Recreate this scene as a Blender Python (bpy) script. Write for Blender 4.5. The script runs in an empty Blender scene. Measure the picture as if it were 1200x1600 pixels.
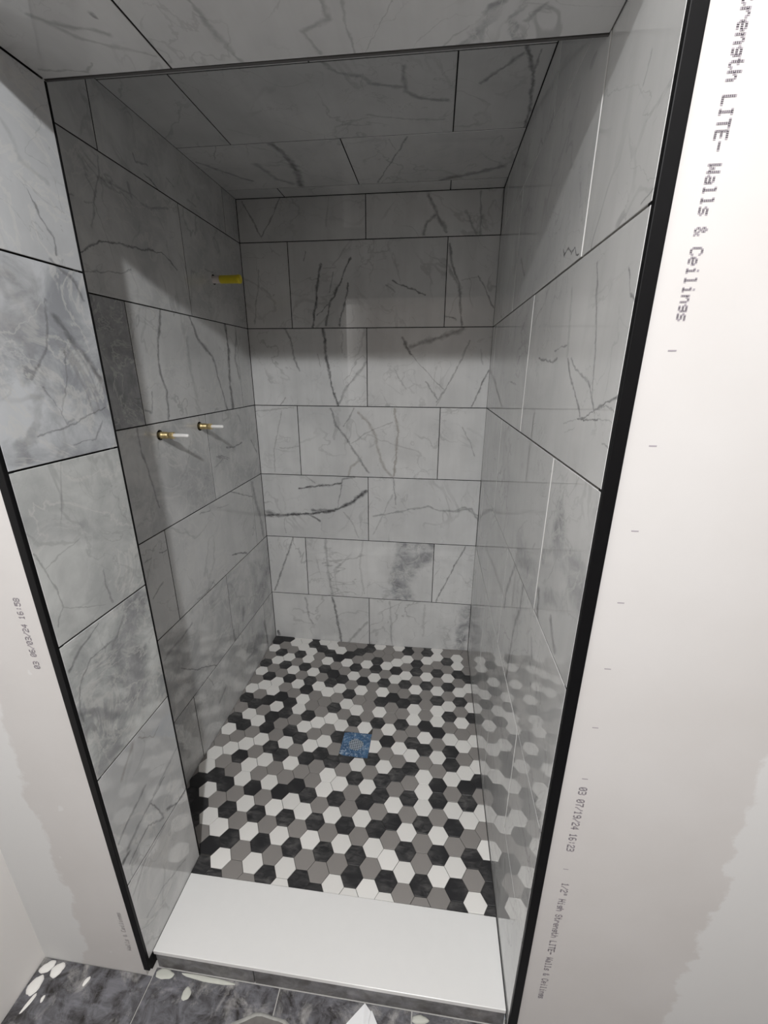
import bpy, bmesh, math, random
from mathutils import Matrix, Vector

SC = bpy.context.scene
COL = SC.collection
# ---------------------------------------------------------------- measures (metres)
W, D = 0.9948, 1.266            # shower width, depth
J, T = 0.159, 0.2290            # left jamb face, jamb / header depth
S, C = 1.764, 1.9527            # header soffit height, shower ceiling height
K = 0.008                       # top of the white curb slab
F = -0.058                      # bathroom floor
RX0, RX1, RY0, RZ1 = -0.132, 2.6, -3.0, 2.42     # bathroom: left, right, rear, ceiling

# ---------------------------------------------------------------- camera
cam_d = bpy.data.cameras.new('camera')
cam = bpy.data.objects.new('camera', cam_d); COL.objects.link(cam); SC.camera = cam
cam_d.sensor_fit = 'HORIZONTAL'; cam_d.sensor_width = 36.0
cam_d.lens = 652.94 * 36.0 / 1200.0
cam_d.clip_start = 0.02
R = Matrix(((0.992974, -0.0409987, 0.1110031), (0.1182815, 0.3163526, -0.9412388), (0.0034734, 0.9477553, 0.3189793)))
cam.matrix_world = Matrix.Translation((0.7831, -0.5335, 1.3364)) @ R.to_4x4()

# ---------------------------------------------------------------- world, lamps, exposure
world = bpy.data.worlds.new('world'); SC.world = world; world.use_nodes = True
world.node_tree.nodes['Background'].inputs[0].default_value = (0.8, 0.85, 0.9, 1)
world.node_tree.nodes['Background'].inputs[1].default_value = 0.3

def lamp(name, kind, loc, power, color, size, rot=(0, 0, 0)):
    d = bpy.data.lights.new(name, kind); d.energy = power; d.color = color
    if kind == 'AREA':
        d.shape = 'DISK'; d.size = size
    else:
        d.shadow_soft_size = size
    o = bpy.data.objects.new(name, d); COL.objects.link(o); o.location = loc; o.rotation_euler = rot
    return o
lamp('lamp_bulb', 'POINT', (0.80, -1.10, 2.095), 60.0, (0.985, 0.99, 1.0), 0.028)      # ceiling fixture: bulb ...
lamp('lamp_down_fill', 'AREA', (0.80, -1.10, 2.095), 15.0, (0.985, 0.99, 1.0), 0.056)   # ... plus an added downward fill, evens out the drywall

SC.view_settings.view_transform = 'Standard'; SC.view_settings.look = 'None'
SC.view_settings.gamma = 1.0; SC.view_settings.use_curve_mapping = False
SC.view_settings.exposure = 0.0
SC.cycles.use_adaptive_sampling = False

# ---------------------------------------------------------------- vein drawing measured on each tiled face
# [width mm, strength, kind, u, v, u, v ...] in mm on the face; d dark vein, b brown vein, p cloudy patch
VEINS = {
    'back': [
        [15.4, 0.7, 'd', 321, 1732, 305, 1660, 289, 1576, 278, 1507],
        [9.9, 0.7, 'd', 436, 1750, 397, 1666, 352, 1592, 330, 1511],
        [10.1, 0.7, 'd', 425, 1662, 412, 1583, 385, 1511],
        [7.6, 0.4, 'd', 370, 1699, 354, 1634],
        [4.4, 0.4, 'd', 329, 1716, 376, 1715],
        [6.2, 0.4, 'd', 262, 1774, 251, 1742],
        [6.0, 0.5, 'd', 352, 1592, 298, 1550],
        [8.9, 0.6, 'd', 600, 1668, 646, 1646, 682, 1637, 728, 1616],
        [6.9, 0.3, 'd', 573, 1655, 609, 1630],
        [13.6, 0.55, 'd', 813, 1783, 825, 1721, 850, 1658, 862, 1602, 873, 1507],
        [17.8, 0.35, 'd', 812, 1714, 856, 1634],
        [9.1, 0.5, 'd', 812, 1541, 849, 1528],
        [6.6, 0.5, 'd', 923, 1680, 993, 1568],
        [5.5, 0.3, 'd', 859, 1664, 919, 1677],
        [7.9, 0.35, 'd', 68, 1714, 49, 1605, 34, 1518],
        [11.1, 0.5, 'd', 162, 1500, 185, 1437, 191, 1382, 211, 1336],
        [16.4, 0.7, 'd', 320, 1500, 326, 1418, 336, 1336, 354, 1252, 373, 1199],
        [15.7, 0.4, 'd', 373, 1199, 405, 1262, 466, 1337, 496, 1373],
        [6.6, 0.3, 'd', 397, 1489, 394, 1409],
        [6.9, 0.3, 'd', 290, 1400, 303, 1355],
        [8.0, 0.4, 'd', 119, 1196, 142, 1225],
        [15.2, 0.75, 'd', 644, 1462, 659, 1427, 679, 1400],
        [26.6, 0.5, 'd', 878, 1494, 798, 1465, 715, 1444, 673, 1427],
        [6.3, 0.35, 'd', 679, 1400, 767, 1310, 821, 1265, 790, 1204],
        [9.2, 0.4, 'd', 908, 1452, 860, 1338, 830, 1283, 790, 1218],
        [7.7, 0.4, 'd', 739, 1296, 794, 1227],
        [9.1, 0.6, 'd', 989, 1343, 934, 1201],
        [7.3, 0.25, 'd', 951, 1417, 964, 1365],
        [6.4, 0.25, 'd', 608, 1346, 662, 1264],
        [14.3, 0.5, 'd', 342, 1184, 360, 1114, 400, 1065, 456, 973, 502, 906],
        [10.9, 0.4, 'd', 439, 1185, 396, 1110],
        [17.2, 0.4, 'b', 459, 1166, 504, 1127, 534, 1068, 555, 965, 576, 924, 608, 893],
        [16.6, 0.5, 'b', 614, 1187, 631, 1090, 622, 998, 613, 898],
        [6.8, 0.3, 'd', 605, 1129, 514, 1097, 420, 1034],
        [14.2, 0.4, 'b', 455, 957, 423, 930, 406, 886],
        [8.1, 0.3, 'd', -1, 1169, 176, 1186],
        [7.2, 0.3, 'd', 122, 1171, 70, 995, 68, 897],
        [7.1, 0.25, 'd', 98, 1006, 186, 1019],
        [7.8, 0.35, 'd', 902, 1114, 941, 1041, 959, 997],
        [7.5, 0.5, 'd', 25, 1944, 90, 1824],
        [7.4, 0.5, 'd', 90, 1827, 123, 1869, 148, 1916, 172, 1953],
        [7.2, 0.2, 'd', 360, 1943, 344, 1855],
        [17.7, 0.5, 'd', 729, 1939, 762, 1882, 800, 1821],
        [15.2, 0.5, 'd', 762, 1879, 725, 1857, 714, 1820],
        [11.2, 0.4, 'd', 914, 1944, 923, 1816],
        [16.9, 0.35, 'd', 864, 1887, 908, 1817],
        [21.7, 0.85, 'd', 3, 682, 97, 692, 234, 704, 336, 722, 414, 763, 491, 821],
        [30.1, 0.6, 'd', 17, 700, 62, 684],
        [13.3, 0.6, 'd', 211, 697, 266, 670],
        [18.9, 0.6, 'd', 235, 721, 302, 720],
        [12.0, 0.8, 'd', 174, 824, 296, 842, 378, 854],
        [17.9, 0.6, 'd', 274, 841, 340, 847],
        [11.8, 0.55, 'd', 378, 854, 379, 872, 438, 888],
        [7.3, 0.5, 'd', 378, 850, 353, 732],
        [9.6, 0.25, 'd', 385, 716, 423, 666, 450, 596],
        [9.4, 0.3, 'd', 211, 885, 253, 852],
        [7.9, 0.3, 'd', 95, 674, 96, 602],
        [12.0, 0.4, 'd', 522, 705, 652, 733, 768, 763, 821, 743, 884, 745, 934, 762, 993, 726],
        [15.1, 0.4, 'd', 894, 744, 965, 758, 995, 704],
        [8.6, 0.4, 'd', 613, 885, 625, 766],
        [8.7, 0.25, 'd', 608, 809, 522, 612],
        [12.6, 0.55, 'd', 132, 574, 17, 286],
        [19.0, 0.3, 'd', 290, 576, 295, 415, 314, 274],
        [12.3, 0.2, 'd', 472, 574, 453, 450, 474, 299],
        [61.8, 0.85, 'p', 698, 574, 678, 488, 641, 387, 666, 273],
        [46.6, 0.75, 'p', 786, 561, 723, 479],
        [10.6, 0.55, 'd', 946, 575, 825, 278],
        [16.9, 0.65, 'd', 313, 267, 333, 140, 353, 1],
        [16.8, 0.35, 'd', 490, 139, 384, 4],
        [13.7, 0.35, 'd', 174, 251, 186, 142, 203, 109],
        [21.2, 0.9, 'd', 16, 44, 17, 22],
        [40.0, 0.75, 'p', 979, 245, 966, 97, 954, 13],
        [12.9, 0.25, 'd', 602, 262, 609, 122, 616, -3],
        [15.7, 0.2, 'd', 775, 255, 769, 80],
    ],
    'left': [
        [7.5, 0.4, 'd', 669, 1855, 674, 1840, 724, 1852],
        [7.0, 0.5, 'd', 704, 1824, 761, 1812],
        [6.2, 0.3, 'd', 808, 1851, 844, 1845],
        [9.6, 0.3, 'd', 908, 1834, 953, 1831],
        [6.5, 0.6, 'd', 430, 1582, 457, 1598, 513, 1624, 546, 1631, 562, 1632, 608, 1633, 661, 1642, 732, 1651, 766, 1639, 798, 1622],
        [4.0, 0.4, 'd', 428, 1544, 488, 1555, 549, 1565, 588, 1582],
        [8.8, 0.35, 'd', 539, 1796, 528, 1756, 505, 1718, 479, 1642],
        [8.5, 0.3, 'd', 529, 1754, 570, 1756, 636, 1755, 710, 1751, 795, 1776],
        [13.6, 0.3, 'd', 630, 1777, 634, 1748],
        [5.7, 0.4, 'd', 427, 1688, 443, 1688],
        [4.6, 0.3, 'd', 469, 1688, 494, 1694],
        [5.9, 0.3, 'd', 967, 1657, 1021, 1663],
        [14.5, 0.55, 'd', 684, 1498, 647, 1395, 639, 1329, 657, 1279, 646, 1197],
        [18.1, 0.55, 'd', 832, 1497, 863, 1440, 950, 1381, 973, 1313, 998, 1241, 1014, 1199],
        [25.8, 0.7, 'd', 1071, 1501, 1076, 1416, 1060, 1312, 1060, 1199],
        [25.8, 0.2, 'd', 802, 1429, 798, 1342, 813, 1244],
        [10.8, 0.4, 'd', 591, 1282, 577, 1229],
        [8.6, 0.5, 'd', 549, 1231, 572, 1228],
        [20.8, 0.4, 'd', 1159, 1485, 1123, 1378, 1146, 1311],
        [137.3, 0.75, 'p', 491, 1473, 481, 1209],
        [8.4, 0.5, 'd', 514, 1269, 536, 1267],
        [10.0, 0.45, 'd', 501, 1189, 505, 1122, 516, 1076, 527, 1009, 534, 960],
        [8.6, 0.55, 'd', 971, 1061, 1043, 1049, 1106, 1057],
        [14.8, 0.4, 'd', 1193, 1052, 1240, 995],
        [8.8, 0.3, 'd', 871, 1005, 944, 1023],
        [7.3, 0.4, 'd', 905, 1040, 987, 1015],
        [7.4, 0.4, 'd', 890, 1041, 972, 1011],
        [75.4, 0.3, 'p', 698, 979, 822, 956],
        [82.9, 0.3, 'p', 504, 983, 531, 908],
        [7.5, 0.5, 'd', 952, 888, 1014, 868, 1150, 809],
        [35.0, 0.4, 'd', 1163, 867, 1176, 804, 1210, 702, 1230, 592],
        [8.3, 0.4, 'd', 733, 873, 799, 865],
        [6.5, 0.3, 'd', 853, 855, 941, 842],
        [10.9, 0.65, 'd', 917, 634, 976, 616, 1044, 588],
        [8.5, 0.5, 'd', 504, 830, 534, 827],
        [8.1, 0.35, 'd', 436, 833, 464, 832],
        [8.6, 0.4, 'd', 442, 712, 492, 739],
        [9.3, 0.35, 'd', 647, 588, 729, 587, 760, 600],
        [49.9, 0.55, 'p', 1253, 406, 1144, 346],
        [14.0, 0.35, 'd', 594, 529, 519, 516, 471, 517, 440, 504],
        [6.8, 0.5, 'd', 501, 422, 572, 362, 699, 280],
        [15.5, 0.5, 'd', 859, 327, 857, 277],
        [30.8, 0.35, 'd', 953, 364, 941, 316],
        [86.7, 0.35, 'p', 484, 499, 447, 424],
        [26.2, 0.5, 'd', 1146, 177, 1156, 93, 1166, 7],
        [61.2, 0.5, 'p', 1090, 114, 992, 136],
        [16.9, 0.4, 'd', 986, 110, 929, 123],
        [8.3, 0.3, 'd', 638, 271, 664, 209],
        [16.7, 0.3, 'd', 734, 136, 684, 116],
    ],
    'jamb': [
        [4.5, 0.5, 'd', 149, 1596, 161, 1567, 179, 1538, 180, 1514],
        [10.5, 0.15, 'd', 134, 1672, 150, 1629, 193, 1615],
        [31.7, 0.6, 'p', 84, 1491, 91, 1434, 64, 1376, 86, 1338],
        [16.4, 0.5, 'd', 145, 1418, 176, 1383, 220, 1324],
        [14.2, 0.5, 'p', 82, 1312, 42, 1227, 31, 1201],
        [8.0, 0.4, 'd', 166, 1503, 208, 1478, 216, 1455],
        [4.3, 0.45, 'd', 217, 1271, 148, 1253, 99, 1244, 64, 1237],
        [5.4, 0.4, 'd', 204, 1247, 179, 1217, 127, 1213],
        [5.2, 0.3, 'd', 153, 1368, 141, 1310, 115, 1268],
        [3.8, 0.35, 'd', 94, 1312, 124, 1252, 140, 1258],
        [6.7, 0.4, 'd', 139, 1441, 118, 1366, 78, 1325],
        [4.3, 0.35, 'd', 4, 1059, 16, 1027, 23, 999, 30, 946, 11, 922],
        [3.6, 0.25, 'd', 16, 1027, 51, 1038, 92, 1051],
        [3.4, 0.25, 'd', 30, 946, 75, 919, 114, 901],
        [5.9, 0.3, 'd', 128, 970, 131, 895],
        [26.7, 0.25, 'p', 2, 1093, 107, 1062],
        [37.5, 0.75, 'p', 177, 876, 141, 787, 154, 714, 140, 641],
        [14.9, 0.55, 'p', 148, 691, 66, 664, 25, 714, 4, 739],
        [6.4, 0.5, 'd', 88, 874, 45, 857, 10, 831],
        [6.8, 0.4, 'd', 110, 819, 56, 822, 30, 803, 12, 768, 9, 717],
        [22.8, 0.4, 'p', 16, 601, 47, 593],
        [11.4, 0.3, 'd', 148, 851, 106, 805],
        [11.6, 0.4, 'd', 162, 389, 108, 377, 57, 362, 26, 350],
        [6.2, 0.5, 'd', 108, 377, 132, 304, 135, 289, 88, 328, 21, 310],
        [10.7, 0.55, 'd', 224, 264, 187, 270, 151, 296],
        [11.1, 0.4, 'd', 105, 434, 61, 418, 7, 390],
        [9.4, 0.3, 'd', 226, 416, 122, 385],
        [12.7, 0.3, 'd', 144, 270, 64, 262, 9, 229],
        [7.9, 0.3, 'd', 174, 73, 89, 118, 25, 117],
        [5.1, 0.4, 'b', 118, 564, 159, 520, 180, 529],
        [14.5, 0.3, 'b', 102, 566, 53, 519],
        [16.0, 0.6, 'd', 23, 338, 7, 337],
    ],
    'right': [
        [5.6, 0.3, 'd', -70, 1658, -71, 1643, -75, 1636],
        [3.6, 0.4, 'd', 1, 1516, -30, 1507],
        [4.0, 0.9, 'd', -333, 1538, -322, 1526, -302, 1533, -282, 1519, -262, 1522, -237, 1510],
        [15.5, 0.3, 'd', -761, 1615, -692, 1568],
        [6.0, 0.6, 'd', -432, 1363, -323, 1353, -288, 1358],
        [4.3, 0.45, 'd', -310, 1373, -235, 1379],
        [7.6, 0.55, 'd', -224, 1358, -191, 1325, -145, 1295, -121, 1276],
        [6.3, 0.45, 'd', -207, 1357, -170, 1338, -107, 1324],
        [7.2, 0.5, 'd', -107, 1324, -92, 1310, -68, 1285],
        [6.7, 0.4, 'd', -146, 1481, -108, 1389, -84, 1310],
        [5.4, 0.6, 'd', 2, 1308, -59, 1291, -119, 1272],
        [5.3, 0.7, 'd', -133, 1270, -53, 1278],
        [2.9, 0.4, 'd', -59, 1291, -31, 1295, -4, 1293],
        [1.9, 0.3, 'd', -53, 1278, -2, 1281],
        [4.7, 0.45, 'd', -31, 1447, -20, 1422, -1, 1409],
        [13.9, 0.2, 'd', -252, 1462, -227, 1364],
        [6.8, 0.4, 'd', -746, 1309, -660, 1306],
        [3.3, 0.3, 'd', -199, 1256, -138, 1269],
        [2.6, 0.3, 'd', -186, 1242, -140, 1253],
        [4.0, 0.4, 'd', -24, 1248, -3, 1248],
        [43.3, 0.55, 'p', -149, 1084, -82, 1065, -27, 1054],
        [15.4, 0.4, 'p', -211, 1020, -90, 1082, -20, 1086],
        [23.5, 0.4, 'p', -154, 959, -77, 979],
        [28.1, 0.6, 'd', -209, 938, -192, 893],
        [23.0, 0.5, 'd', -436, 879, -503, 770, -506, 726],
        [20.6, 0.5, 'd', -330, 884, -334, 821, -374, 734, -378, 656, -389, 585],
        [22.1, 0.45, 'd', -118, 936, -97, 916, -76, 905],
        [15.9, 0.3, 'd', -210, 826, -197, 803],
        [69.1, 0.35, 'p', -382, 940, -239, 910],
    ],
    'soffit': [
        [12.1, 0.3, 'd', 250, -111, 261, -128, 304, -142, 329, -156],
        [8.9, 0.5, 'd', 332, -119, 333, -125],
        [8.8, 0.25, 'd', 264, -132, 285, -156, 366, -202],
        [6.0, 0.3, 'd', 171, -205, 236, -220, 260, -204],
        [12.0, 0.3, 'd', 464, -114, 469, -166, 481, -224],
        [9.1, 0.3, 'd', 624, -132, 628, -162, 589, -179, 600, -222],
        [6.3, 0.25, 'd', 651, -135, 647, -175, 650, -225],
        [2.6, 0.25, 'd', 709, -142, 666, -226],
        [11.2, 0.6, 'p', 840, -158, 816, -189, 808, -221],
        [9.0, 0.6, 'p', 869, -170, 874, -217],
        [8.4, 0.35, 'd', 899, -168, 881, -191],
        [4.3, 0.25, 'd', 804, -193, 776, -224],
    ],
    'ceiling': [
        [16.7, 0.35, 'd', 513, -577, 541, -614, 594, -634, 605, -656, 681, -680],
        [16.7, 0.4, 'd', 686, -610, 684, -696, 723, -728, 784, -739],
        [11.1, 0.25, 'd', 581, -779, 676, -808, 775, -820],
        [29.6, 0.55, 'd', 289, -895, 304, -960, 305, -1060, 284, -1173],
        [27.4, 0.35, 'd', 192, -1003, 220, -1114, 260, -1153],
        [8.3, 0.5, 'd', 676, -892, 639, -984, 555, -1176],
        [6.1, 0.3, 'd', 622, -897, 635, -958],
        [6.9, 0.4, 'd', 118, -888, 76, -962],
        [18.7, 0.4, 'd', 12, -969, 127, -1121],
        [13.3, 0.6, 'd', 936, -582, 966, -660, 986, -806, 991, -882],
        [7.0, 0.5, 'd', 965, -593, 966, -660],
        [13.2, 0.5, 'd', 933, -598, 900, -635, 856, -685],
        [33.4, 0.5, 'd', 771, -1183, 878, -1142, 962, -1102],
    ],
}


# ---------------------------------------------------------------- object helpers
def mesh_obj(name, bm, mat, parent=None, smooth=False, label=None, cat=None, group=None, kind=None):
    me = bpy.data.meshes.new(name); bm.normal_update(); bm.to_mesh(me); bm.free()
    if mat is not None:
        for m in (mat if isinstance(mat, (list, tuple)) else [mat]):
            me.materials.append(m)
    if smooth:
        for f in me.polygons: f.use_smooth = True
    o = bpy.data.objects.new(name, me); COL.objects.link(o)
    if parent: o.parent = parent
    tag(o, label, cat, group, kind)
    return o

def tag(o, label=None, cat=None, group=None, kind=None):
    if label: o['label'] = label
    if cat: o['category'] = cat
    if group: o['group'] = group
    if kind: o['kind'] = kind
    return o

def empty(name, loc, label, cat, group=None, rot=(0, 0, 0)):
    o = bpy.data.objects.new(name, None); COL.objects.link(o); o.location = loc; o.rotation_euler = rot
    o.empty_display_size = 0.02
    return tag(o, label, cat, group)

def box(bm, x0, x1, y0, y1, z0, z1, bev=0.0, mi=0):
    vs = [bm.verts.new(p) for p in ((x0, y0, z0), (x1, y0, z0), (x1, y1, z0), (x0, y1, z0), (x0, y0, z1), (x1, y0, z1), (x1, y1, z1), (x0, y1, z1))]
    fs = [bm.faces.new([vs[i] for i in q]) for q in ((3, 2, 1, 0), (4, 5, 6, 7), (0, 1, 5, 4), (1, 2, 6, 5), (2, 3, 7, 6), (3, 0, 4, 7))]
    for f in fs: f.material_index = mi
    if bev:
        es = list({e for f in fs for e in f.edges})
        bmesh.ops.bevel(bm, geom=es, offset=bev, segments=2, affect='EDGES', profile=0.5)

def lathe(bm, prof, n=20, sides=None, mi=0):
    """surface of revolution about +x: prof = [(x, r)...]; capped at both ends"""
    rings = []
    for x, r in prof:
        rings.append([bm.verts.new((x, r * math.cos(2 * math.pi * i / n), r * math.sin(2 * math.pi * i / n))) for i in range(n)])
    for a, b in zip(rings, rings[1:]):
        for i in range(n):
            f = bm.faces.new((a[i], a[(i + 1) % n], b[(i + 1) % n], b[i])); f.material_index = mi
    bm.faces.new(rings[0]); bm.faces.new(list(reversed(rings[-1])))

# ---------------------------------------------------------------- node helpers
class NT:
    def __init__(self, name):
        self.m = bpy.data.materials.new(name); self.m.use_nodes = True
        self.t = self.m.node_tree; self.n = self.t.nodes; self.l = self.t.links
        self.b = self.n['Principled BSDF']
    def node(self, typ, ins=None, **kw):
        nd = self.n.new(typ)
        for k, v in kw.items(): setattr(nd, k, v)
        for k, v in (ins or {}).items():
            if hasattr(v, 'is_output'): self.l.new(v, nd.inputs[k])
            else: nd.inputs[k].default_value = v
        return nd
    def math(self, op, a, b=0.0, c=None, clamp=False):
        i = {0: a, 1: b}
        if c is not None: i[2] = c
        return self.node('ShaderNodeMath', i, operation=op, use_clamp=clamp).outputs[0]
    def vec(self, op, a, b=(0, 0, 0), c=None):
        i = {0: a, 1: b}
        if c is not None: i[2] = c
        return self.node('ShaderNodeVectorMath', i, operation=op).outputs[0]
    def mix(self, f, a, b, typ='RGBA'):
        return self.node('ShaderNodeMix', {0: f, 6: a, 7: b}, data_type='RGBA').outputs[2]
    def maprange(self, v, a, b, c, d, smooth=False):
        return self.node('ShaderNodeMapRange', {0: v, 1: a, 2: b, 3: c, 4: d}, interpolation_type='SMOOTHSTEP' if smooth else 'LINEAR').outputs[0]
    def noise(self, vec, scale, detail=3.0, rough=0.5, dist=0.0):
        return self.node('ShaderNodeTexNoise', {'Vector': vec, 'Scale': scale, 'Detail': detail, 'Roughness': rough, 'Distortion': dist})
    def obj(self):
        return self.node('ShaderNodeTexCoord').outputs['Object']
    def rand(self):
        return self.node('ShaderNodeObjectInfo').outputs['Random']
    def out(self, color=None, rough=None, **kw):
        for k, v in (('Base Color', color), ('Roughness', rough)):
            if v is None: continue
            if hasattr(v, 'is_output'): self.l.new(v, self.b.inputs[k])
            else: self.b.inputs[k].default_value = v
        for k, v in kw.items():
            k = k.replace('_', ' ')
            if hasattr(v, 'is_output'): self.l.new(v, self.b.inputs[k])
            else: self.b.inputs[k].default_value = v
        return self.m

def plain(name, col, rough, metallic=0.0, var=0.08, scale=30.0):
    t = NT(name)
    n = t.noise(t.obj(), scale, 4.0).outputs[0]
    c = t.mix(n, tuple(v * (1 - var) for v in col[:3]) + (1,), tuple(min(1, v * (1 + var)) for v in col[:3]) + (1,))
    return t.out(c, rough, Metallic=metallic)

# vein segment group: distance from a point to a segment -> soft mask
def seg_group():
    g = bpy.data.node_groups.new('vein_segment', 'ShaderNodeTree')
    for nm, ty in (('P', 'NodeSocketVector'), ('A', 'NodeSocketVector'), ('BA', 'NodeSocketVector'), ('Inv', 'NodeSocketFloat'), ('Width', 'NodeSocketFloat'), ('Inner', 'NodeSocketFloat'), ('Strength', 'NodeSocketFloat'), ('Prev', 'NodeSocketFloat')):
        g.interface.new_socket(nm, in_out='INPUT', socket_type=ty)
    g.interface.new_socket('Mask', in_out='OUTPUT', socket_type='NodeSocketFloat')
    gi = g.nodes.new('NodeGroupInput'); go = g.nodes.new('NodeGroupOutput'); L = g.links.new
    def vm(op, a, b):
        n = g.nodes.new('ShaderNodeVectorMath'); n.operation = op; L(a, n.inputs[0])
        if b is not None: L(b, n.inputs[1])
        return n
    pa = vm('SUBTRACT', gi.outputs['P'], gi.outputs['A']).outputs[0]
    dt = vm('DOT_PRODUCT', pa, gi.outputs['BA']).outputs['Value']
    h = g.nodes.new('ShaderNodeMath'); h.operation = 'MULTIPLY'; h.use_clamp = True; L(dt, h.inputs[0]); L(gi.outputs['Inv'], h.inputs[1])
    sc = vm('SCALE', gi.outputs['BA'], None); L(h.outputs[0], sc.inputs['Scale'])
    ds = vm('DISTANCE', pa, sc.outputs[0]).outputs['Value']
    mr = g.nodes.new('ShaderNodeMapRange'); mr.interpolation_type = 'SMOOTHSTEP'
    L(ds, mr.inputs[0]); L(gi.outputs['Width'], mr.inputs[1]); L(gi.outputs['Inner'], mr.inputs[2])
    mr.inputs[3].default_value = 0.0; L(gi.outputs['Strength'], mr.inputs[4])
    mx = g.nodes.new('ShaderNodeMath'); mx.operation = 'MAXIMUM'; L(mr.outputs[0], mx.inputs[0]); L(gi.outputs['Prev'], mx.inputs[1])
    L(mx.outputs[0], go.inputs[0])
    return g
SEG = seg_group()

TILE_SEED = random.Random(7)
def marble(name, wall, u0, v0, w, h, tint=1.0, hue=(1.0, 1.0, 1.0), mottle=0.0):
    """polished grey marble-look porcelain; the veins of this face that cross the tile, plus faint ones of its own"""
    t = NT(name); P = t.obj(); rs = TILE_SEED
    seed = (rs.uniform(-30, 30), rs.uniform(-30, 30), rs.uniform(-30, 30))
    Q = t.vec('ADD', P, seed)
    n1 = t.noise(Q, 22.0, 2.0).outputs['Color']; n2 = t.noise(Q, 120.0, 2.0).outputs['Color']
    Pw = t.vec('MULTIPLY_ADD', n1, (0.016, 0.016, 0.0), P); Pw = t.vec('ADD', Pw, (-0.008, -0.008, 0.0))
    Pw = t.vec('MULTIPLY_ADD', n2, (0.006, 0.006, 0.0), Pw); Pw = t.vec('ADD', Pw, (-0.003, -0.003, 0.0))
    Pw = t.vec('MULTIPLY', Pw, (1.0, 1.0, 0.0))
    Pp = t.vec('MULTIPLY_ADD', t.noise(Q, 13.0, 4.0, 0.6).outputs['Color'], (0.10, 0.10, 0.0), Pw); Pp = t.vec('ADD', Pp, (-0.05, -0.05, 0.0))
    # base clouds, fine streaks
    cl = t.noise(Q, 4.0, 5.0, 0.55, 0.4).outputs[0]
    st = t.noise(t.vec('MULTIPLY', Q, (26.0, 2.2, 8.0)), 1.0, 4.0, 0.6).outputs[0]
    a = 0.57 * tint; b = 0.69 * tint
    col = t.mix(t.maprange(cl, 0.34, 0.68, 0.0, 1.0), (a * 0.99 * hue[0], a * hue[1], a * 0.995 * hue[2], 1), (b * 0.995 * hue[0], b * hue[1], b * 0.99 * hue[2], 1))
    col = t.mix(t.maprange(st, 0.40, 0.75, 0.0, 0.22), col, (0.42, 0.42, 0.415, 1))
    if mottle:
        mo = t.noise(Q, 9.0, 8.0, 0.62, 0.5).outputs[0]
        col = t.mix(t.maprange(mo, 0.40, 0.62, 0.0, mottle), col, (0.23 * hue[0], 0.235 * hue[1], 0.245 * hue[2], 1))
        fr = t.math('ABSOLUTE', t.math('SUBTRACT', t.noise(Q, 7.0, 6.0, 0.6, 0.9).outputs[0], 0.5))
        col = t.mix(t.maprange(fr, 0.030, 0.0, 0.0, 0.5, True), col, (0.62, 0.62, 0.60, 1))
    # faint veins of the tile's own
    for k, (sc, off, wd, sg) in enumerate(((3.2, 5.3, 0.014, 0.30), (5.5, 11.7, 0.010, 0.24), (9.0, 3.1, 0.007, 0.26), (2.2, 8.9, 0.006, 0.42))):
        r = t.noise(t.vec('ADD', Q, (off, off * 2, 0)), sc, 5.0, 0.5, 0.7).outputs[0]
        r = t.math('ABSOLUTE', t.math('SUBTRACT', r, 0.5))
        gate = t.maprange(t.noise(t.vec('ADD', Q, (off * 3, 0, off)), 4.5, 2.0).outputs[0], 0.48, 0.62, 0.0, sg)
        m = t.math('MULTIPLY', t.maprange(r, wd, wd * 0.2, 0.0, 1.0, True), gate)
        col = t.mix(m, col, (0.24, 0.24, 0.24, 1))
    wn = t.maprange(t.noise(Q, 34.0, 3.0, 0.6).outputs[0], 0.32, 0.68, 0.45, 1.55)
    mask = {'d': 0.0, 'b': 0.0, 'p': 0.0}
    for v in VEINS.get(wall, ()):
        wd = v[0] / 1000.0; pts = [(v[i] / 1000.0 - u0, v[i + 1] / 1000.0 - v0) for i in range(3, len(v), 2)]
        for (ax, ay), (bx, by) in zip(pts, pts[1:]):
            mg = 0.012 + (wd if v[2] == 'p' else 0)
            if max(ax, bx) < -mg or min(ax, bx) > w + mg or max(ay, by) < -mg or min(ay, by) > h + mg: continue
            # a vein belongs to the tile that holds its middle: no bleeding over the joint
            mx_, my_ = (ax + bx) / 2, (ay + by) / 2
            if not (-0.012 < mx_ < w + 0.012 and -0.012 < my_ < h + 0.012): continue
            dx, dy = bx - ax, by - ay; q = max(dx * dx + dy * dy, 1e-8)
            half = wd * (0.55 if v[2] != 'p' else 0.9)
            g = t.node('ShaderNodeGroup'); g.node_tree = SEG
            t.l.new(Pp if v[2] == 'p' else Pw, g.inputs['P']); g.inputs['A'].default_value = (ax, ay, 0); g.inputs['BA'].default_value = (dx, dy, 0)
            g.inputs['Inv'].default_value = 1.0 / q
            if v[2] == 'p': g.inputs['Width'].default_value = half * 1.35
            else: t.l.new(t.math('MULTIPLY', wn, half * 1.0), g.inputs['Width'])
            g.inputs['Inner'].default_value = half * (0.05 if v[2] != 'p' else 0.4)
            g.inputs['Strength'].default_value = min(0.95, v[1] * 1.18)
            pv = mask[v[2]]
            if hasattr(pv, 'is_output'): t.l.new(pv, g.inputs['Prev'])
            mask[v[2]] = g.outputs[0]
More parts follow.
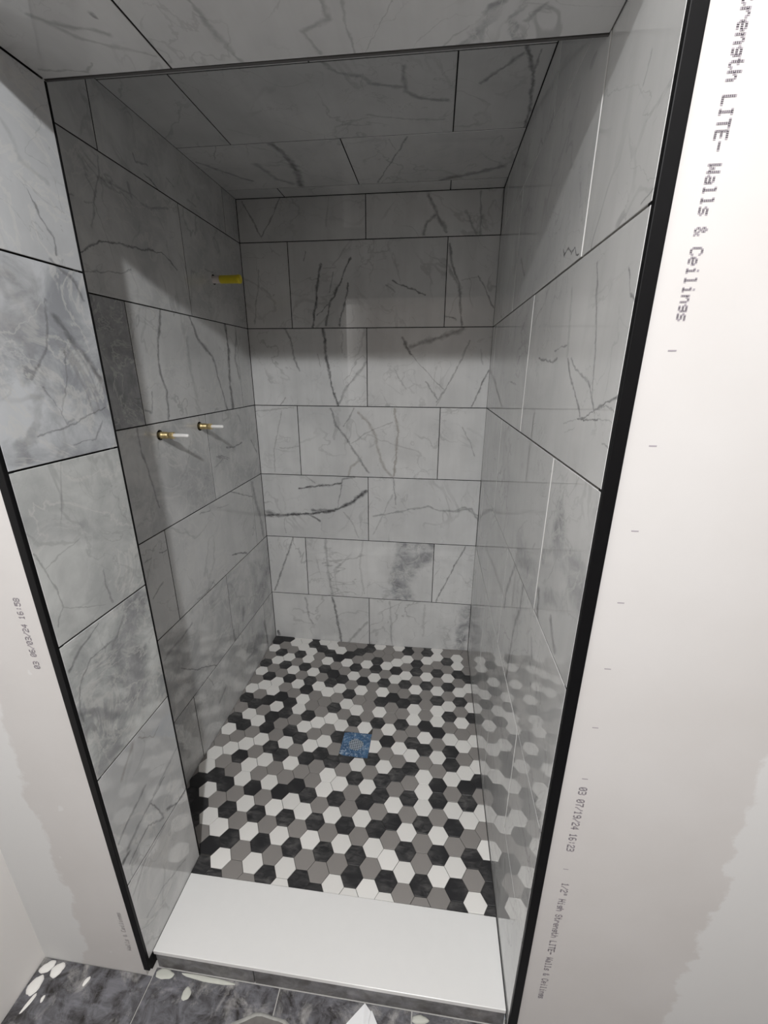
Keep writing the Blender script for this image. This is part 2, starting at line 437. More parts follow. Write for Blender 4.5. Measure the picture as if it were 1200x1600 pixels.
    if hasattr(mask['p'], 'is_output'):
        ck = t.noise(Q, 20.0, 6.0, 0.65, 0.6).outputs[0]
        m = t.math('MULTIPLY', mask['p'], t.maprange(ck, 0.36, 0.56, 0.35, 1.0))
        lt = t.math('ABSOLUTE', t.math('SUBTRACT', t.noise(Q, 9.0, 5.0, 0.6, 0.8).outputs[0], 0.5))
        dk = t.maprange(t.noise(Q, 15.0, 6.0, 0.62, 0.3).outputs[0], 0.38, 0.62, 0.0, 1.0)
        pc = t.mix(dk, (0.20, 0.205, 0.215, 1), (0.36, 0.365, 0.375, 1))
        pc = t.mix(t.maprange(lt, 0.022, 0.0, 0.0, 0.6, True), pc, (0.60, 0.60, 0.58, 1))
        col = t.mix(m, col, pc)
    br = t.maprange(t.noise(Q, 55.0, 3.0).outputs[0], 0.3, 0.6, 0.62, 1.05)
    if hasattr(mask['b'], 'is_output'):
        col = t.mix(t.math('MULTIPLY', mask['b'], br), col, (0.215, 0.185, 0.155, 1))
    if hasattr(mask['d'], 'is_output'):
        col = t.mix(t.math('MULTIPLY', mask['d'], br, clamp=True), col, (0.080, 0.080, 0.083, 1))
    # cut edges: pale porcelain on the right wall, joint shade painted dark elsewhere
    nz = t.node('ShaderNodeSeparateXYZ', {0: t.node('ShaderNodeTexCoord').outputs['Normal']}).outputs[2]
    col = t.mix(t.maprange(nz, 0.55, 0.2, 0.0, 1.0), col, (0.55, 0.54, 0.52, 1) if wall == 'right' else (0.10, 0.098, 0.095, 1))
    rough = t.maprange(st, 0.35, 0.7, 0.018, 0.030)
    return t.out(col, rough, IOR=1.62)

# ---------------------------------------------------------------- materials
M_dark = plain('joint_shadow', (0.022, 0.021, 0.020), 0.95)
M_board = plain('cement_board', (0.16, 0.16, 0.16), 0.9)
M_trim = plain('black_trim', (0.005, 0.005, 0.0055), 0.42, 0.0, 0.2, 60); M_trim.node_tree.nodes['Principled BSDF'].inputs['Specular IOR Level'].default_value = 0.12
M_room = plain('room_paint', (0.80, 0.785, 0.765), 0.7, 0.0, 0.02, 3)
M_ceil = plain('ceiling_board', (0.56, 0.535, 0.51), 0.8, 0.0, 0.03, 3)
M_wallb = plain('bare_board', (0.41, 0.355, 0.31), 0.8, 0.0, 0.04, 3)
M_slab = plain('white_quartz', (0.76, 0.76, 0.75), 0.28, 0.0, 0.015, 40)
M_hexbed = plain('hex_thinset', (0.06, 0.057, 0.053), 0.9)
M_ink = plain('grey_print_ink', (0.31, 0.285, 0.31), 0.8)
M_blob = plain('joint_compound', (0.78, 0.77, 0.74), 0.8, 0, 0.05, 60)
M_blobg = plain('thinset_splash', (0.52, 0.53, 0.48), 0.8, 0, 0.08, 60)
M_paper = plain('white_paper', (0.84, 0.85, 0.86), 0.6, 0, 0.02, 20)
M_grout = plain('pale_grout', (0.50, 0.49, 0.47), 0.9, 0, 0.1, 60)
M_stem = plain('white_plastic', (0.86, 0.85, 0.83), 0.4, 0, 0.02)
M_pipe = plain('pale_pipe', (0.60, 0.55, 0.52), 0.5, 0, 0.06, 80)
M_yellow = plain('yellow_plastic', (0.80, 0.66, 0.03), 0.4, 0, 0.06, 60)
M_void = plain('wall_cavity', (0.008, 0.007, 0.006), 1.0)

t = NT('brass'); n = t.noise(t.obj(), 160.0, 3.0).outputs[0]
M_brass = t.out(t.mix(n, (0.60, 0.46, 0.22, 1), (0.80, 0.65, 0.36, 1)), t.maprange(n, 0.3, 0.7, 0.34, 0.48), Metallic=0.85)

# drywall: greyish paper face, whiter sanded joint compound over the seams at each side
t = NT('drywall_paper'); P = t.obj(); xyz = t.node('ShaderNodeSeparateXYZ', {0: P})
wob = t.math('MULTIPLY', t.math('SUBTRACT', t.noise(P, 7.0, 6.0, 0.62).outputs[0], 0.5), 0.16)
xw = t.math('ADD', xyz.outputs[0], wob)
mud = t.math('MAXIMUM', t.maprange(xw, 1.292, 1.300, 0, 1), t.maprange(xw, 0.002, -0.008, 0, 1))
spots = t.maprange(t.noise(P, 26.0, 2.0).outputs[0], 0.74, 0.76, 0, 0.6)
mud = t.math('MAXIMUM', mud, spots)
pn = t.noise(P, 5.0, 4.0).outputs[0]
paper = t.mix(t.maprange(pn, 0.35, 0.65, 0, 1), (0.55, 0.533, 0.52, 1), (0.575, 0.56, 0.55, 1))
M_dry = t.out(t.mix(mud, paper, (0.635, 0.635, 0.63, 1)), 0.75)

# dark slate-look floor tile with dried white dust
def slate(name, d0, d1, dust):
    t = NT(name); P = t.obj(); r = t.rand()
    off = t.node('ShaderNodeCombineXYZ', {0: t.math('MULTIPLY', r, 31.0), 1: t.math('MULTIPLY', r, 17.0), 2: r}).outputs[0]
    Q = t.vec('ADD', P, off)
    a = t.noise(Q, 26.0, 7.0, 0.68, 0.7).outputs[0]
    c = t.mix(t.maprange(a, 0.36, 0.62, 0, 1), d0, d1)
    b = t.noise(t.vec('MULTIPLY', Q, (18.0, 70.0, 20.0)), 1.0, 5.0, 0.65, 0.5).outputs[0]
    c = t.mix(t.maprange(b, 0.52, 0.72, 0, 0.5), c, (0.23, 0.23, 0.26, 1))
    d = t.noise(Q, 17.0, 7.0, 0.72, 0.4).outputs[0]
    c = t.mix(t.maprange(d, 0.52, 0.68, 0, dust), c, (0.45, 0.44, 0.42, 1))
    return t.out(c, t.maprange(a, 0.3, 0.7, 0.35, 0.55))
M_slate = slate('slate_floor', (0.020, 0.017, 0.016, 1), (0.15, 0.15, 0.165, 1), 0.6)
M_riser = slate('slate_riser', (0.085, 0.08, 0.078, 1), (0.20, 0.20, 0.205, 1), 0.3)

# hexagon tiles: white, warm grey, black with chalky smears
def hexmat(name, col, smear):
    t = NT(name); P = t.obj(); r = t.rand()
    Q = t.vec('ADD', P, t.node('ShaderNodeCombineXYZ', {0: t.math('MULTIPLY', r, 13.0), 1: t.math('MULTIPLY', r, 29.0), 2: 0.0}).outputs[0])
    k = t.maprange(r, 0.0, 1.0, 0.93, 1.06)
    c = t.vec('SCALE', col[:3]); t.l.new(k, c.node.inputs['Scale'])
    if smear:
        s = t.noise(t.vec('MULTIPLY', Q, (30.0, 75.0, 40.0)), 1.0, 5.0, 0.65, 0.8).outputs[0]
        gate = t.maprange(t.noise(Q, 9.0, 3.0).outputs[0], 0.40, 0.62, 0.0, smear)
        c = t.mix(t.math('MULTIPLY', t.maprange(s, 0.40, 0.70, 0, 1), gate), c, (0.17, 0.165, 0.16, 1))
    return t.out(c, 0.42)
M_hex = {'W': hexmat('white_hexagon', (0.78, 0.768, 0.74), 0), 'G': hexmat('grey_hexagon', (0.265, 0.25, 0.238), 0), 'B': hexmat('black_hexagon', (0.022, 0.022, 0.024), 0.75)}

# ---------------------------------------------------------------- structure: bathroom shell
def shell(name, boxes, mat):
    bm = bmesh.new()
    for b in boxes: box(bm, *b)
    return mesh_obj(name, bm, mat, kind='structure')

wall_front = shell('wall_front', [(RX0, J - 0.0155, 0.0, 0.0125, F - 0.002, RZ1), (W + 0.0178, RX1, 0.0, 0.0125, F - 0.004, RZ1), (J - 0.0155, W + 0.0178, 0.0, 0.0125, S + 0.016, RZ1)], M_dry)
shell('wall_side_left', [(RX0 - 0.1, RX0, RY0, 0.0125, F - 0.05, RZ1)], M_room)
shell('wall_side_right', [(RX1, RX1 + 0.1, RY0, 0.0125, F - 0.05, RZ1)], M_wallb)
shell('wall_rear', [(RX0 - 0.1, RX1 + 0.1, RY0 - 0.1, RY0, F - 0.05, RZ1)], M_wallb)
shell('ceiling_bathroom', [(RX0 - 0.1, RX1 + 0.1, RY0 - 0.1, 0.0125, RZ1, RZ1 + 0.1)], M_ceil)
floor_bath = shell('floor_bathroom', [(RX0 - 0.1, RX1 + 0.1, RY0 - 0.1, 0.0125, F - 0.10, F - 0.0035), (-0.0104, W + 0.0104, 0.0127, 0.0290, F - 0.10, F - 0.0036)], M_grout)

# shower shell behind the tiles
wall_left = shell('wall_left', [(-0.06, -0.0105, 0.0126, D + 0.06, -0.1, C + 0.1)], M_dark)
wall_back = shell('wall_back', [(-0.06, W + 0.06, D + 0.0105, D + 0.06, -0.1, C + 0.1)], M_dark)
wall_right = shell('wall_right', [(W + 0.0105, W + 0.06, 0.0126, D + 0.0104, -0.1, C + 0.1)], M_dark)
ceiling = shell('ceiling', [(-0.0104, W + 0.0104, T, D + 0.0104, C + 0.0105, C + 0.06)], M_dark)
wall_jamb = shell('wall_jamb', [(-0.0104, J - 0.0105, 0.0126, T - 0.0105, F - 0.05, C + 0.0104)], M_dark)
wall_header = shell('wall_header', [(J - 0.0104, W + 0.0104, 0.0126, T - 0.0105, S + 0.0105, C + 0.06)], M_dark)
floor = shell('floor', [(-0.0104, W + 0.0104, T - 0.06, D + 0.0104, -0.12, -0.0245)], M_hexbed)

# ---------------------------------------------------------------- wall tiles
FACES = {
    'left':    ((0, 0, 0), (0, 1, 0), (0, 0, 1), wall_left),
    'back':    ((0, D, 0), (1, 0, 0), (0, 0, 1), wall_back),
    'right':   ((W, 0, 0), (0, -1, 0), (0, 0, 1), wall_right),
    'jamb':    ((J, 0, 0), (0, 1, 0), (0, 0, 1), wall_jamb),
    'soffit':  ((0, 0, S), (1, 0, 0), (0, -1, 0), wall_header),
    'ceiling': ((0, 0, C), (1, 0, 0), (0, -1, 0), ceiling),
    'jambback': ((0, T, 0), (-1, 0, 0), (0, 0, 1), wall_jamb),
    'headback': ((0, T, 0), (-1, 0, 0), (0, 0, 1), wall_header),
}
TH, GAP = 0.0095, 0.0029
TILE_MESH = {}
def tile_mesh(w, h, holes=()):
    key = (round(w, 4), round(h, 4), tuple(holes))
    bm = bmesh.new(); b = 0.0007
    def ring(i, z): return [bm.verts.new(p) for p in ((i, i, z), (w - i, i, z), (w - i, h - i, z), (i, h - i, z))]
    r0, r1, r2 = ring(0, -TH), ring(0, -b), ring(b, 0)
    for a, c in ((r0, r1), (r1, r2)):
        for i in range(4): bm.faces.new((a[i], a[(i + 1) % 4], c[(i + 1) % 4], c[i]))
    if not holes: bm.faces.new(r2)
    else:
        es = [bm.edges.get((r2[i], r2[(i + 1) % 4])) for i in range(4)]
        for hx, hy, hr in holes:
            n = 24
            top = [bm.verts.new((hx + hr * math.cos(-2 * math.pi * i / n), hy + hr * math.sin(-2 * math.pi * i / n), 0)) for i in range(n)]
            bot = [bm.verts.new((v.co.x, v.co.y, -TH)) for v in top]
            es += [bm.edges.new((top[i], top[(i + 1) % n])) for i in range(n)]
            for i in range(n): bm.faces.new((top[i], top[(i + 1) % n], bot[(i + 1) % n], bot[i]))
        bmesh.ops.triangle_fill(bm, use_beauty=True, use_dissolve=False, edges=es, normal=(0, 0, 1))
        bmesh.ops.recalc_face_normals(bm, faces=bm.faces)
    bm.normal_update()
    me = bpy.data.meshes.new('tile'); bm.to_mesh(me); bm.free()
    return me

def put_tile(face, u0, u1, v0, v1, holes=(), proud=0.0, tint=1.0, edges=(1, 1, 1, 1), hue=(1.0, 1.0, 1.0), mottle=0.0):
    """tile covering u0..u1, v0..v1 of a face (joint centre to joint centre); edges: half-gap at u0,u1,v0,v1"""
    org, X, Y, par = FACES[face]; X, Y, O = Vector(X), Vector(Y), Vector(org); Z = X.cross(Y)
    g = GAP / 2; u0, u1, v0, v1 = u0 + g * edges[0], u1 - g * edges[1], v0 + g * edges[2], v1 - g * edges[3]
    me = tile_mesh(u1 - u0, v1 - v0, tuple((hu - u0, hv - v0, hr) for hu, hv, hr in holes))
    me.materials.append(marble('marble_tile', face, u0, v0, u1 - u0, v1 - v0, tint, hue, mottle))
    o = bpy.data.objects.new('tile', me); COL.objects.link(o); o.parent = par
    o.matrix_world = Matrix.Translation(O + X * u0 + Y * v0 + Z * proud) @ Matrix((X, Y, Z)).transposed().to_4x4()
    return o

H = 0.307
ZJ = [-0.022] + [0.2735 + H * k for k in range(6)] + [C]
rnd = random.Random(3)
# back wall: joints alternate between the middle and the quarter points
for r in range(7):
    xs = [0.0, 0.4983, W] if r % 2 == 0 else [0.0, 0.1913, 0.8053, W]
    for i in range(len(xs) - 1):
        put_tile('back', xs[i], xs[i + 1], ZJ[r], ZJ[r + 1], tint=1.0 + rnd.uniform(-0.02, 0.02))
# left wall
VALVES = [(0.5926, 1.160), (0.8067, 1.1594)]
STUB = (1.0214, 1.6368)
for r in range(7):
    ys = [0.232, 0.541, 1.155, D] if r % 2 == 0 else [0.232, 0.236 + 0.615, D]
    for i in range(len(ys) - 1):
        hs = [(y, z, 0.0150) for y, z in VALVES if r == 3 and ys[i] < y < ys[i + 1]]
        if r == 5 and ys[i] < STUB[0] < ys[i + 1]: hs = [(STUB[0], STUB[1], 0.0160)]
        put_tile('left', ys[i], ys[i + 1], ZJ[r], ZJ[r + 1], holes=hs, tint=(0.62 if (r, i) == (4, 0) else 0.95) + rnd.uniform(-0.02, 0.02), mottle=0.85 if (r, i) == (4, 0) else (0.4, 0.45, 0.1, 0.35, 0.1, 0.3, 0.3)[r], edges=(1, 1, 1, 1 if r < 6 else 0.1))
# right wall (u runs from the back to the front); some front tiles stand a hair proud
for r in range(7):
    ys = [0.0015, 0.541, 1.155, D] if r % 2 == 0 else [0.0015, 0.222, 0.836, D]
    for i in range(len(ys) - 1):
        put_tile('right', -ys[i + 1], -ys[i], ZJ[r], ZJ[r + 1], proud=(0, 0.0008, 0.0012)[i] if r in (1, 3, 4, 5) else 0.0, tint=0.98)
# jamb return, one tile wide
JZ = [K - 0.004] + [0.269 + 0.3075 * k for k in range(5)] + [S]
for r in range(6):
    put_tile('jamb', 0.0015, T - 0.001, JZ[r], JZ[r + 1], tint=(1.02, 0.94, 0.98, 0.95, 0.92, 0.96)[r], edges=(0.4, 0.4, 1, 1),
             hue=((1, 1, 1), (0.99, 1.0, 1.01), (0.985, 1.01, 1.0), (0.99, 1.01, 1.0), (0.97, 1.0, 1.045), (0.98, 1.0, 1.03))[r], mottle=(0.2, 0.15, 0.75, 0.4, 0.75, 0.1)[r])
# soffit under the header, then the shower ceiling
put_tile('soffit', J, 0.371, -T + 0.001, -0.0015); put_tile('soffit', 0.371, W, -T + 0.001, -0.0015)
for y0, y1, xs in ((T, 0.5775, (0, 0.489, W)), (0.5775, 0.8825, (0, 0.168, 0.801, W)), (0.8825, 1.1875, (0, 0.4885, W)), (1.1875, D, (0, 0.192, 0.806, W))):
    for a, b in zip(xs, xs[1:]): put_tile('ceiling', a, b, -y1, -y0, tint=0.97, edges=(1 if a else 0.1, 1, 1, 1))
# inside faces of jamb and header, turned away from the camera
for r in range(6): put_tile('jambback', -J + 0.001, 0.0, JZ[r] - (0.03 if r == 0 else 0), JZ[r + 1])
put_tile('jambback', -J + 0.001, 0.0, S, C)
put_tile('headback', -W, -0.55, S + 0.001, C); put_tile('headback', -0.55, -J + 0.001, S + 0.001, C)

# ---------------------------------------------------------------- black metal edge trims
def trim(name, *boxes, bev=0.0012, mat=None):
    bm = bmesh.new()
    for b in boxes: box(bm, *b, bev=bev)
    return mesh_obj(name, bm, mat or M_trim, kind='structure')
trim('trim_1', (W + 0.0004, W + 0.0176, -0.0045, 0.0120, -0.050, S + 0.0155))              # right side of the opening
trim('trim_2', (J - 0.0153, J - 0.0004, -0.0045, 0.0120, -0.030, S + 0.0155))              # left side of the opening
trim('trim_3', (J - 0.0004, W + 0.0003, -0.0045, 0.0120, S + 0.0004, S + 0.0155))          # over the opening
trim('trim_4', (J - 0.0095, J + 0.0006, T - 0.0009, T + 0.0028, 0.001, S - 0.001), bev=0.0006)   # inner edge of the jamb
trim('trim_5', (J - 0.0005, W - 0.0003, T - 0.0009, T + 0.0040, S - 0.0006, S + 0.0095), bev=0.0006, mat=plain('lit_trim', (0.06, 0.058, 0.056), 0.4))  # inner edge of the header; black trim greyed to paint in caught light

# ---------------------------------------------------------------- hexagon floor
HEXROWS = {
    -12: (12, 'B' + 'G' * 19),
    -11: (12, 'BBWGBWGWBGBWGWWBBGGGG'),
    -10: (12, 'BGBWGBWGBWBGWGBWBBGGG'),
    -9: (12, 'WWGWBGWWBGWGWBGBGWGGG'),
    -8: (12, 'WWBGWBGBWBBWGWWGBWBB'),
    -7: (12, 'BBWWBGWGBBGGBWGBWGBWB'),
    -6: (12, 'WBGGWBBWWGBWBGWGBWGG'),
    -5: (12, 'WWBWBGWGGBWBGWGBWGBWG'),
    -4: (12, 'GWBGBBWGGWGWBGBWBWGB'),
    -3: (12, 'GGBWGBWGBWGWBGGBWGBWW'),
    -2: (12, 'GBGBWGBWGWBGBWWGBWGB'),
    -1: (12, 'BBGWGBWGWBGGBGWBWGBGB'),
    0: (12, 'WGBBWGGGGWGGWBGGBWGW'),
    1: (12, 'GGGWGBWBWBGWBGWBWGBBW'),
    2: (12, 'WGWBWGBGGWBGWBBGBWGW'),
    3: (12, 'BBWGWBGBGBGWGBGWBGWBW'),
    4: (12, 'GGBBGWBWWGBWBGBGWBWG'),
    5: (12, 'BBWGWBGGGBWBGWWWBGGBG'),
    6: (12, 'WWGBGWBWWBGWGBBGWBWG'),
    7: (12, 'GGBGWBGWBGWBBWGWBGWBB'),
    8: (12, 'GWWBGWBGWGWGWBBWGBGW'),
    9: (12, 'GGGGBWGWBGWGWBGWGWBBB'),
}
HS, HA = 0.0553558, math.radians(0.18226)
HO = Vector((0.55745, 0.58983)); HU = Vector((math.cos(HA), math.sin(HA))); HV = Vector((-math.sin(HA), math.cos(HA)))
DRAIN = Vector((0.5352, 0.6752)); DR_A = math.radians(-0.6); DR_H = 0.0537
def pan_z(p): return min(-0.015 + 0.04 * math.hypot(p.x - DRAIN.x, p.y - DRAIN.y), 0.016)
def clip(poly, nx, ny, c):
    """keep the part of a convex polygon with nx*x + ny*y <= c"""
    out = []
    for a, b in zip(poly, poly[1:] + poly[:1]):
        da, db = nx * a.x + ny * a.y - c, nx * b.x + ny * b.y - c
        if da <= 0: out.append(a)
        if (da < 0 < db) or (db < 0 < da): out.append(a + (b - a) * (da / (da - db)))
    return out
def area(poly): return 0.5 * abs(sum(a.x * b.y - b.x * a.y for a, b in zip(poly, poly[1:] + poly[:1])))
hexes = []
CURB_Y = 0.1835
for c, (top, row) in HEXROWS.items():
    for i, ch in enumerate(row):
        r = top - i
        ctr = HO + HS * (c * 0.8660254 * HU + (r + (c % 2) * 0.5) * HV)
        rad = (HS - 0.0013) / math.sqrt(3)
        poly = [ctr + rad * (math.cos(math.pi / 3 * k) * HU + math.sin(math.pi / 3 * k) * HV) for k in range(6)]
        full = area(poly)
        poly = clip(poly, -1, 0, -0.0015); poly = clip(poly, 1, 0, W - 0.0015) if poly else poly
        poly = clip(poly, 0, 1, D - 0.0015) if poly else poly; poly = clip(poly, 0, -1, -CURB_Y) if poly else poly
        if poly and any(p.x < J + 0.002 and p.y < T + 0.004 for p in poly):
            if ctr.y > T + 0.004 or ctr.x < J - 0.01: poly = clip(poly, 0, -1, -(T + 0.004))
            else: poly = clip(poly, -1, 0, -(J + 0.002))
        if not poly or len(poly) < 3 or area(poly) < 4e-5: continue
        # cut round the drain
        d = ctr - DRAIN
        if max(abs(d.x), abs(d.y)) < DR_H + 0.03:
            cand = []
            for nx, ny in ((1, 0), (-1, 0), (0, 1), (0, -1)):
                q = clip(poly, -nx, -ny, -(nx * DRAIN.x + ny * DRAIN.y + DR_H + 0.0012))
                if q and len(q) > 2: cand.append((area(q), q))
            inside = [p for p in poly if abs(p.x - DRAIN.x) < DR_H and abs(p.y - DRAIN.y) < DR_H]
            corner_in = any(True for sx in (-1, 1) for sy in (-1, 1) if area(poly) - sum(area(clip(poly, *h) or [Vector((0, 0))] * 3) for h in ()) and (DRAIN + Vector((sx, sy)) * DR_H - ctr).length < rad * 0.8)
            if inside or corner_in:
                if not cand: continue
                poly = max(cand, key=lambda t: t[0])[1]
                if area(poly) < 8e-5: continue
        hexes.append((poly, ctr, ch))
def hex_verts(poly, ctr):
    gz = pan_z(ctr); e = 0.01
    gx = (pan_z(ctr + Vector((e, 0))) - pan_z(ctr - Vector((e, 0)))) / (2 * e); gy = (pan_z(ctr + Vector((0, e))) - pan_z(ctr - Vector((0, e)))) / (2 * e)
    jit = random.Random(int(ctr.x * 1e5) + int(ctr.y * 7e5)).uniform(-0.0003, 0.0003)
    return lambda p, dz: (p.x - ctr.x, p.y - ctr.y, gx * (p.x - ctr.x) + gy * (p.y - ctr.y) + dz + jit)
def hex_into(bm, poly, ctr, mi, world=False):
    n = len(poly); cen = sum(poly, Vector((0, 0))) / n; f = hex_verts(poly, ctr)
    off = Vector((ctr.x, ctr.y, pan_z(ctr))) if world else Vector((0, 0, 0))
    if sum(a.x * b.y - b.x * a.y for a, b in zip(poly, poly[1:] + poly[:1])) < 0: poly = poly[::-1]
    ins = [p + (cen - p) * (0.0009 / max((cen - p).length, 0.002)) for p in poly]
    R_ = [[bm.verts.new(Vector(f(p, dz)) + off) for p in pp] for pp, dz in ((poly, -0.006), (poly, -0.0007), (ins, 0.0))]
    for a, b in zip(R_, R_[1:]):
        for i in range(n): bm.faces.new((a[i], a[(i + 1) % n], b[(i + 1) % n], b[i])).material_index = mi
    bm.faces.new(R_[2]).material_index = mi
eye = cam.location
hexes.sort(key=lambda h: -area(h[0]) * (eye.z - 0) / ((Vector((h[1].x, h[1].y, 0)) - eye).length ** 3))
for poly, ctr, ch in hexes[:300]:
    bm = bmesh.new(); hex_into(bm, poly, ctr, 0)
    o = mesh_obj('hexagon_tile', bm, M_hex[ch], floor); o.location = (ctr.x, ctr.y, pan_z(ctr))
bm = bmesh.new()
for poly, ctr, ch in hexes[300:]: hex_into(bm, poly, ctr, 'WGB'.index(ch), True)
mesh_obj('hexagon_tiles', bm, [M_hex[k] for k in 'WGB'], floor, kind='stuff')
# thinset bed that follows the fall to the drain
bm = bmesh.new(); NX, NY = 24, 26; g = []
for j in range(NY + 1):
    for i in range(NX + 1):
        x = 0.001 + (W - 0.002) * i / NX; y = CURB_Y + (D - 0.001 - CURB_Y) * j / NY
        g.append((x, y))
vs = {}
for k, (x, y) in enumerate(g): vs[k] = bm.verts.new((x, y, pan_z(Vector((x, y))) - 0.0026))
for j in range(NY):
    for i in range(NX):
        a = j * (NX + 1) + i; q = (a, a + 1, a + NX + 2, a + NX + 1)
        cx, cy = (g[a][0] + g[a + NX + 2][0]) / 2, (g[a][1] + g[a + NX + 2][1]) / 2
        if cx < J and cy < T: continue
        if abs(cx - DRAIN.x) < 0.035 and abs(cy - DRAIN.y) < 0.035: continue
        bm.faces.new([vs[v] for v in q])
mesh_obj('thinset_bed', bm, M_hexbed, floor)

# ---------------------------------------------------------------- floor drain under torn blue film
t = NT('blue_film'); P = t.obj()
a = t.noise(P, 70.0, 5.0, 0.65, 1.5).outputs[0]; b = t.noise(P, 38.0, 3.0, 0.5, 0.6).outputs[0]
c = t.mix(t.maprange(b, 0.35, 0.65, 0, 1), (0.030, 0.085, 0.18, 1), (0.075, 0.17, 0.31, 1))
c = t.mix(t.maprange(a, 0.52, 0.66, 0, 0.8), c, (0.50, 0.58, 0.66, 1))
M_film = t.out(c, 0.28)
M_steel = plain('steel_grate', (0.46, 0.52, 0.58), 0.5, 0.1, 0.3, 90)
dr = empty('floor_drain', (DRAIN.x, DRAIN.y, -0.0150), 'square floor drain still under crinkled blue film with a pierced round grate', 'drain', rot=(0, 0, DR_A))
bm = bmesh.new(); n = 40; hr = 0.0275; h = DR_H
sq = []; ci = []
for i in range(n):
    an = 2 * math.pi * i / n; ca, sa = math.cos(an), math.sin(an); m = max(abs(ca), abs(sa)); q = h / m
    wav = 0.0008 * math.sin(5 * an) + 0.0006 * math.sin(11 * an + 1)
    sq.append((ca * q, sa * q)); ci.append((ca * hr * (1 + 0.07 * math.sin(3 * an + 0.6)), sa * hr * (1 + 0.05 * math.sin(4 * an))))
def rg(pts, z, s=1.0): return [bm.verts.new((x * s, y * s, z + 0.0006 * math.sin(31 * x / h * 3 + 17 * y / h * 2) * (0 if z < -0.001 else 1))) for x, y in pts]
r0 = rg(sq, -0.006); r1 = rg(sq, 0.0004); mids = []
r2 = rg([((x * 0.62 + c_[0] * 0.38), (y * 0.62 + c_[1] * 0.38)) for (x, y), c_ in zip(sq, ci)], 0.0012); r3 = rg(ci, 0.0005); r4 = rg(ci, -0.004)
for A, B in ((r0, r1), (r1, r2), (r2, r3), (r3, r4)):
    for i in range(n): bm.faces.new((A[i], A[(i + 1) % n], B[(i + 1) % n], B[i]))
mesh_obj('blue_film', bm, M_film, dr, label='crinkled blue protective film')
bm = bmesh.new()
for k in range(-4, 5):
    p = (k + 0.5) * 0.0075; e = math.sqrt(max(0.0332 ** 2 - p * p, 0))
    box(bm, p - 0.0010, p + 0.0010, -e, e, -0.0032, -0.0012); box(bm, -e, e, p - 0.0010, p + 0.0010, -0.0034, -0.0010)
mesh_obj('grate', bm, M_steel, dr)
bm = bmesh.new(); box(bm, -0.036, 0.036, -0.036, 0.036, -0.0088, -0.0075)
mesh_obj('drain_throat', bm, M_void, dr)

# ---------------------------------------------------------------- curb
curb = empty('shower_curb', (J, 0.0, F), 'low shower curb with a white slab top and dark slate front', 'curb')
def child(name, b, mat, par, bev=0.0):
    bm = bmesh.new(); o = par.location
    box(bm, b[0] - o.x, b[1] - o.x, b[2] - o.y, b[3] - o.y, b[4] - o.z, b[5] - o.z, bev=bev)
    return mesh_obj(name, bm, mat, par)
child('slab', (J + 0.0012, W - 0.0025, 0.0150, CURB_Y - 0.0012, -0.0050, K), M_slab, curb, 0.0012)
child('core', (J + 0.004, W - 0.004, 0.0295, CURB_Y - 0.004, F - 0.004, -0.0052), M_board, curb)
child('riser_tile', (J + 0.003, 0.4085, 0.0180, 0.0285, F - 0.0030, -0.0062), M_riser, curb, 0.0008)
child('riser_tile', (0.4105, W - 0.003, 0.0180, 0.0285, F - 0.0030, -0.0062), M_riser, curb, 0.0008)

# ---------------------------------------------------------------- bathroom floor tiles
xs = [RX0, 0.158, 0.4725, 0.787, 1.1015, 1.416, 1.7305, 2.045, 2.3595, RX1]; ys = [0.0150, -0.306, -0.6205, -0.935, -1.2495, -1.564, -1.8785, -2.193, -2.5075, -2.822, RY0]
for i in range(len(xs) - 1):
    for j in range(len(ys) - 1):
        x0, x1, y0, y1 = xs[i] + 0.0015, xs[i + 1] - 0.0015, ys[j + 1] + 0.0015, ys[j] - (0.0015 if j else 0)
        if j == 0 and (xs[i] < 0.1 or xs[i] > 0.9): y1 = -0.0012
        bm = bmesh.new(); box(bm, 0, x1 - x0, 0, y1 - y0, -0.0034, 0.0, bev=0.0006)
        mesh_obj('floor_tile', bm, M_slate, floor_bath).location = (x0, y0, F)

# ---------------------------------------------------------------- valve stubs and the shower arm stub
def add_valve(name, y, z, ln, tip, label):
    v = empty(name, (0, y, z), label, 'valve', 'brass valve stubs on the left wall')
    bm = bmesh.new()
    s = ln / 0.043
    lathe(bm, [(-0.0093, 0.0085), (0.002 * s, 0.0085), (0.002 * s, 0.0102), (0.009 * s, 0.0102), (0.010 * s, 0.0092), (0.024 * s, 0.0092), (0.025 * s, 0.0080), (0.029 * s, 0.0080), (0.030 * s, 0.0094), (0.034 * s, 0.0094)], 20)
    mesh_obj('valve_body', bm, M_brass, v)
    bm = bmesh.new(); lathe(bm, [(0.034 * s, 0.0098), (0.0348 * s, 0.0105), (0.042 * s, 0.0105), (0.043 * s, 0.0095)], 6); mesh_obj('packing_nut', bm, M_brass, v)
    bm = bmesh.new()
    for k in range(7): lathe(bm, [(0.0115 * s + k * 0.0018, 0.0090), (0.0121 * s + k * 0.0018, 0.00985), (0.0127 * s + k * 0.0018, 0.0090)], 20)
    mesh_obj('thread', bm, M_brass, v)
    bm = bmesh.new(); lathe(bm, [(ln, 0.0052), (ln + 0.001, 0.0058), (tip - 0.003, 0.0055), (tip - 0.0008, 0.0047), (tip, 0.0030)], 16)
    mesh_obj('stem', bm, M_stem, v, label='white plastic stem')
    for nm in ('valve_body', 'thread', 'stem'): pass
    return v
add_valve('shower_valve', VALVES[0][0], VALVES[0][1], 0.043, 0.088, 'brass valve stub with white stem, nearer the front of the two on the left wall')
add_valve('shower_valve', VALVES[1][0], VALVES[1][1], 0.043, 0.084, 'brass valve stub with white stem, nearer the back corner of the two')
